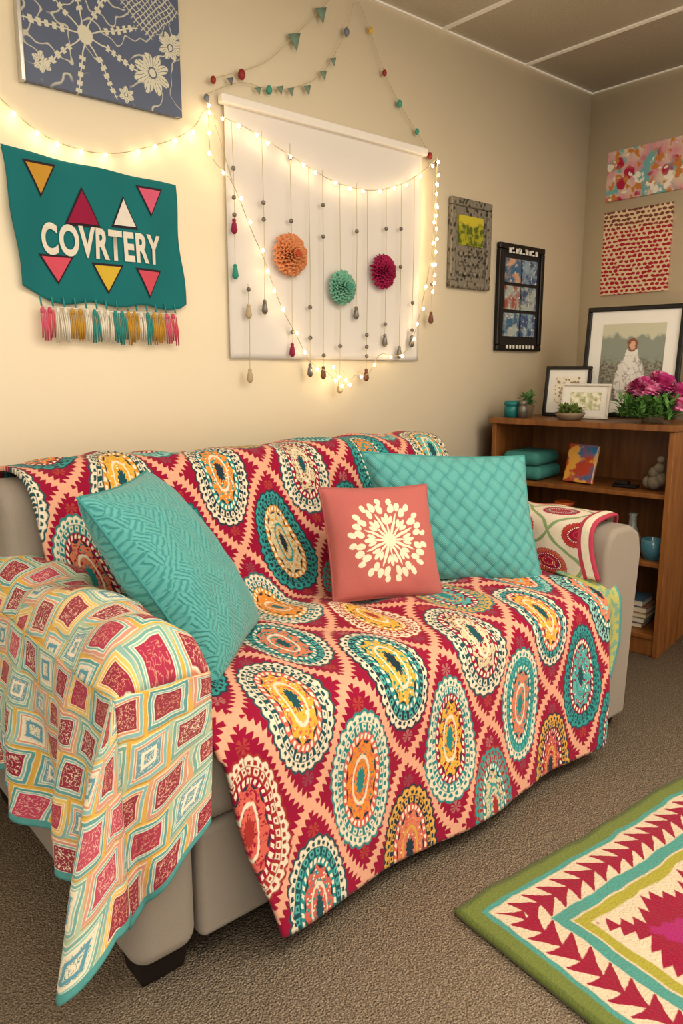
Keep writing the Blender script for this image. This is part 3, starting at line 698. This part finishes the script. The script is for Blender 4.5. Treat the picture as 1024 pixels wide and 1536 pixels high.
pc=b.mix(b.lo(b.f('ABSOLUTE',n-.5),.02,.02)*b.lo(v,.7,.1)*.6,pc,hx('#6a6458'))
harb=b.done(pc,.5)
fe=frame('large_framed_painting',.475,.545,.022,.022,blk,harb,.062,mw,lean(.30,.375,BH+.002,math.radians(-6)))
b=B('sketch_print'); u,v,_=b.xyz('UV'); n=b.noise(6,4,b.vec(u,v)); sk=b.done(b.mix(b.st(n,.55,.05),hx('#ddd4c0'),hx('#8b7a62')),.6)
frame('small_black_frame',.235,.255,.018,.018,blk,sk,.035,mw,lean(.145,.27,BH+.002,math.radians(-9),math.radians(4)))
b=B('blossom_photo'); u,v,_=b.xyz('UV'); n=b.noise(5,4,b.vec(u,v)); blo=b.done(b.mix(b.st(n,.5,.2),hx('#e5dcc8'),hx('#9aa06a')),.3)
frame('clear_photo_frame',.235,.17,.014,.012,plain('clear_acrylic','#d3cbbe',.1,spec=.6),blo,.03,mw,lean(.285,.17,BH+.002,math.radians(-10),math.radians(4)))
XF.append(MB)
tealc=plain('teal_ceramic','#196a68',.3); grn=plain('succulent_leaf','#4f7d42',.7,var=.25); pot=plain('clay_pot','#7f6c56',.7); brassm=plain('pewter_jar','#6c665c',.35,metal=.5); mossm=plain('moss','#5f7030',.95,var=.35,scale=90); glass=B('clear_glass').done(hx('#dfe9e6'),.05,trans=.85,spec=.5)
a=Acc(); a.lathe([(0,0),(.036,0),(.038,.05),(.032,.056),(.040,.058),(.040,.075),(.03,.082),(0,.083)],(.06,.09,BH+.001),24); e=a.out('teal_trinket_box',tealc)
a=Acc(); a.lathe([(0,0),(.022,0),(.024,.05),(.016,.06),(.02,.064),(.02,.085),(0,.088)],(.125,.08,BH+.001),20); a.out('pewter_jar',brassm)
def leafy(a,c,n,R,h,mi,ln=.05,w=.012,rnd=random):
    for i in range(n):
        t=rnd.uniform(0,2*PI); el=rnd.uniform(.1,1.4); d=Vector((math.cos(t)*math.cos(el),math.sin(t)*math.cos(el),math.sin(el)))
        o=Vector(c)+Vector((rnd.uniform(-R,R)*.6,rnd.uniform(-R,R)*.6,rnd.uniform(0,h))); l=ln*rnd.uniform(.7,1.2); sd=d.cross(Vector((0,0,1))).normalized()*w
        p0=o;p1=o+d*l*.5; p2=o+d*l+Vector((0,0,-l*.15)); up=Vector((0,0,w*.3))
        a.add([p0,p1+sd,p2,p1-sd,p1+up],[(0,1,4),(1,2,4),(2,3,4),(3,0,4)],mi)
a=Acc(); a.lathe([(0,0),(.028,0),(.034,.06),(.036,.062),(.032,.062),(.03,.05),(0,.05)],(.105,.17,BH+.001),20,0); leafy(a,(.105,.17,BH+.05),80,.03,.06,1,.05,.008); a.out('potted_succulent',[pot,grn])
a=Acc(); a.lathe([(0,0),(.05,0),(.066,.02),(.072,.034),(.068,.036),(0,.03)],(.375,.075,BH+.001),24,0); leafy(a,(.375,.075,BH+.02),260,.065,.035,1,.04,.008); 
for i in range(14): a.sphere((.375+random.uniform(-.05,.05),.075+random.uniform(-.03,.03),BH+.045),.014,1)
a.out('moss_dish_garden',[pot,mossm])
pk=plain('peony_petal','#d0428c',.7,var=.25,scale=40); pk2=plain('peony_petal_light','#e88ab4',.7,var=.2,scale=40); lf=plain('bouquet_leaf','#4f7c34',.7,var=.3)
a=Acc(); a.lathe([(0,0),(.045,0),(.055,.04),(.05,.08),(.055,.09),(.045,.09),(0,.07)],(.74,.14,BH+.001),20,3)
def bloom(c,R,mi):
    a.sphere(c,R*.55,mi,n=10)
    N=90
    for i in range(N):
        t=i*2.39996; zz=1-1.5*(i+.5)/N; rr=math.sqrt(max(0,1-zz*zz)); d=Vector((rr*math.cos(t),rr*math.sin(t),zz)); s1=d.cross(Vector((.3,.2,1))).normalized(); s2=d.cross(s1)
        o=Vector(c)+d*R*.55; w=R*.26
        tip=o+d*R*.42+s2*random.uniform(-.2,.2)*R
        a.add([o-s1*w*.6,o+s1*w*.6,tip+s1*w+s2*w*.3,tip+d*R*.08,tip-s1*w+s2*w*.3],[(0,1,2,3,4)],mi if random.random()<.7 else 1-mi)
for c,R,m in (((.70,.10,BH+.150),.058,0),((.78,.12,BH+.165),.060,0),((.74,.19,BH+.175),.058,1),((.85,.15,BH+.13),.052,0),((.65,.15,BH+.14),.048,1),((.88,.06,BH+.085),.035,1),((.745,.06,BH+.145),.048,1)): bloom(c,R,m)
leafy(a,(.74,.10,BH+.02),640,.19,.08,2,.065,.010)
a.out('peony_bouquet',[pk,pk2,lf,pot])
zs=.757
tc_=plain('folded_teal_cloth','#37776f',.9)
e=empty('folded_teal_blanket'); 
for k in range(2):
    o=cbox('fold_%d'%k,(.035+.008*k,.03,zs+.002+k*.07),(.255-.012*k,.30,zs+.072+k*.07),tc_,e,bevel=.032); o.modifiers['bev'].segments=6
XF.pop()
b=B('book_cover_art'); x,y,z=b.xyz('Object'); n=b.noise(9,3); n2=b.noise(12,3,b.vec(z,x,y)); cv=b.mix(b.st(n,.5,.1),hx('#a5361f'),hx('#1f5f8a')); cv=b.mix(b.st(n2,.56,.05),cv,hx('#cf953a')); cvr=b.done(cv,.4)
pages=plain('page_edges','#c9bfa8',.9)
e=empty('leaning_book'); XF.append(lean(.345,.12,zs+.006,math.radians(-14),math.radians(-12))); a=Acc(); a.box((0,-.012,0),(.155,-.009,.185),0); a.box((0,.009,0),(.155,.012,.185),0); a.box((0,-.012,0),(.003,.012,.185),0); a.box((.003,-.009,.003),(.151,.009,.182),1); a.out('book',[cvr,pages],e,smooth=False)
XF.pop(); XF.append(MB)
a=Acc(); a.box((.59,.10,zs+.002),(.70,.16,zs+.014)); a.box((.60,.105,zs+.0145),(.66,.15,zs+.03)); a.out('black_stapler',blk,bevel=.003)
st=plain('carved_stone','#6f6352',.9,var=.3,scale=60)
a=Acc()
for c,r in (((.785,.10,zs+.042),.036),((.81,.11,zs+.056),.034),((.755,.11,zs+.038),.03),((.80,.10,zs+.105),.026),((.78,.10,zs+.085),.028),((.805,.10,zs+.145),.018)): a.sphere(c,r,0,n=12)
o=a.out('stone_figurine',st)
for i,v in enumerate(o.data.vertices):
    n=noise.noise(v.co*40)*.006; v.co+=Vector((n,n,0))
zl=.442
def books(name,s,d,z,n,cols,flat=True,w=.2,dp=.15):
    a=Acc(); mm=[plain(name+'_cover_%d'%i,c,.5) for i,c in enumerate(cols)]+[pages]; zz=z
    for i in range(n):
        t=random.uniform(.018,.03); o=random.uniform(-.012,.012)
        a.box((s+o,d,zz),(s+o+w,d+dp,zz+.003),i%len(cols)); a.box((s+o,d,zz+t-.003),(s+o+w,d+dp,zz+t),i%len(cols)); a.box((s+o,d,zz),(s+o+.003,d+dp,zz+t),i%len(cols)); a.box((s+o+.003,d+.003,zz+.003),(s+o+w-.003,d+dp-.003,zz+t-.003),len(cols)); zz+=t+.0005
    a.out(name,mm,smooth=False); return zz
zt=books('stack_of_books',.24,.06,zl+.001,7,['#2f6f78','#b5622f','#7a2f3a','#c7b48a'],w=.23)
a=Acc(); a.lathe([(0,0),(.02,0),(.045,.03),(.05,.045),(.046,.045),(.02,.008),(0,.006)],(.35,.13,zt+.001),24); a.out('orange_bowl',plain('orange_glaze','#cf5a24',.3))
a=Acc(); a.lathe([(0,0),(.03,0),(.042,.04),(.04,.09),(.018,.14),(.016,.19),(.022,.20),(.018,.20),(.012,.19),(.014,.14),(.036,.09),(.036,.04),(0,.006)],(.70,.10,zl+.001),24); a.out('glass_bottle_vase',glass)
a=Acc(); a.lathe([(0,0),(.04,0),(.052,.05),(.05,.09),(.045,.095),(.042,.09),(.045,.05),(0,.01)],(.80,.09,zl+.001),24); a.out('blue_glass_votive',B('blue_glass').done(hx('#5fa3b8'),.08,trans=.6,spec=.5))
zb_=books('magazine_pile',.55,.08,.103,5,['#8a5a3a','#3f5a6a','#b09a6a'],w=.24)
XF.pop()

# ---------------------------------------------------------------- light
def area(name,loc,rot,sx,sy,e,c):
    l=bpy.data.lights.new(name,'AREA'); l.shape='RECTANGLE'; l.size=sx;l.size_y=sy;l.energy=e;l.color=c
    o=bpy.data.objects.new(name,l); o.location=loc; o.rotation_euler=rot; return link(o)
area('ceiling_light_panel',(1.0,.15,2.74),(0,0,0),1.6,1.2,40,(1,.90,.75))
area('ceiling_light_panel.001',(-.9,-1.1,2.74),(0,math.radians(-12),0),1.2,1.2,22,(1,.91,.78))
area('added_corner_fill',(2.7,-.2,2.74),(0,0,0),1.2,1.2,34,(1,.90,.75))  # extra overhead fill, added to bring more light to the right corner
area('added_ceiling_uplight',(2.3,-.7,1.75),(PI,0,0),.5,.5,34,(1,.90,.76))  # unseen upward light added to brighten the ceiling, no real lamp there
for nm,loc,e in (('added_point_fill',(-.3,-.6,1.95),40),('added_point_fill.001',(2.6,-.9,2.0),34)):  # invisible soft fills added to lift ceiling and walls, no lamps modelled
    l=bpy.data.lights.new(nm,'POINT'); l.energy=e; l.shadow_soft_size=.4; l.color=(1,.90,.76)
    o=bpy.data.objects.new(nm,l); o.location=loc; link(o)
w=bpy.data.worlds.new('warm_room_ambient'); w.use_nodes=True; sc.world=w
bg=[n for n in w.node_tree.nodes if n.type=='BACKGROUND'][0]; bg.inputs[0].default_value=(1,.91,.78,1); bg.inputs[1].default_value=1.4
# ---------------------------------------------------------------- camera
cam=bpy.data.cameras.new('camera'); cam.sensor_fit='VERTICAL'; cam.sensor_height=36; cam.lens=1125/1536*36; cam.clip_start=.02
co=bpy.data.objects.new('camera',cam); co.location=(0,0,1.3); co.rotation_euler=(math.radians(79.3),0,math.radians(-40.6)); link(co); sc.camera=co
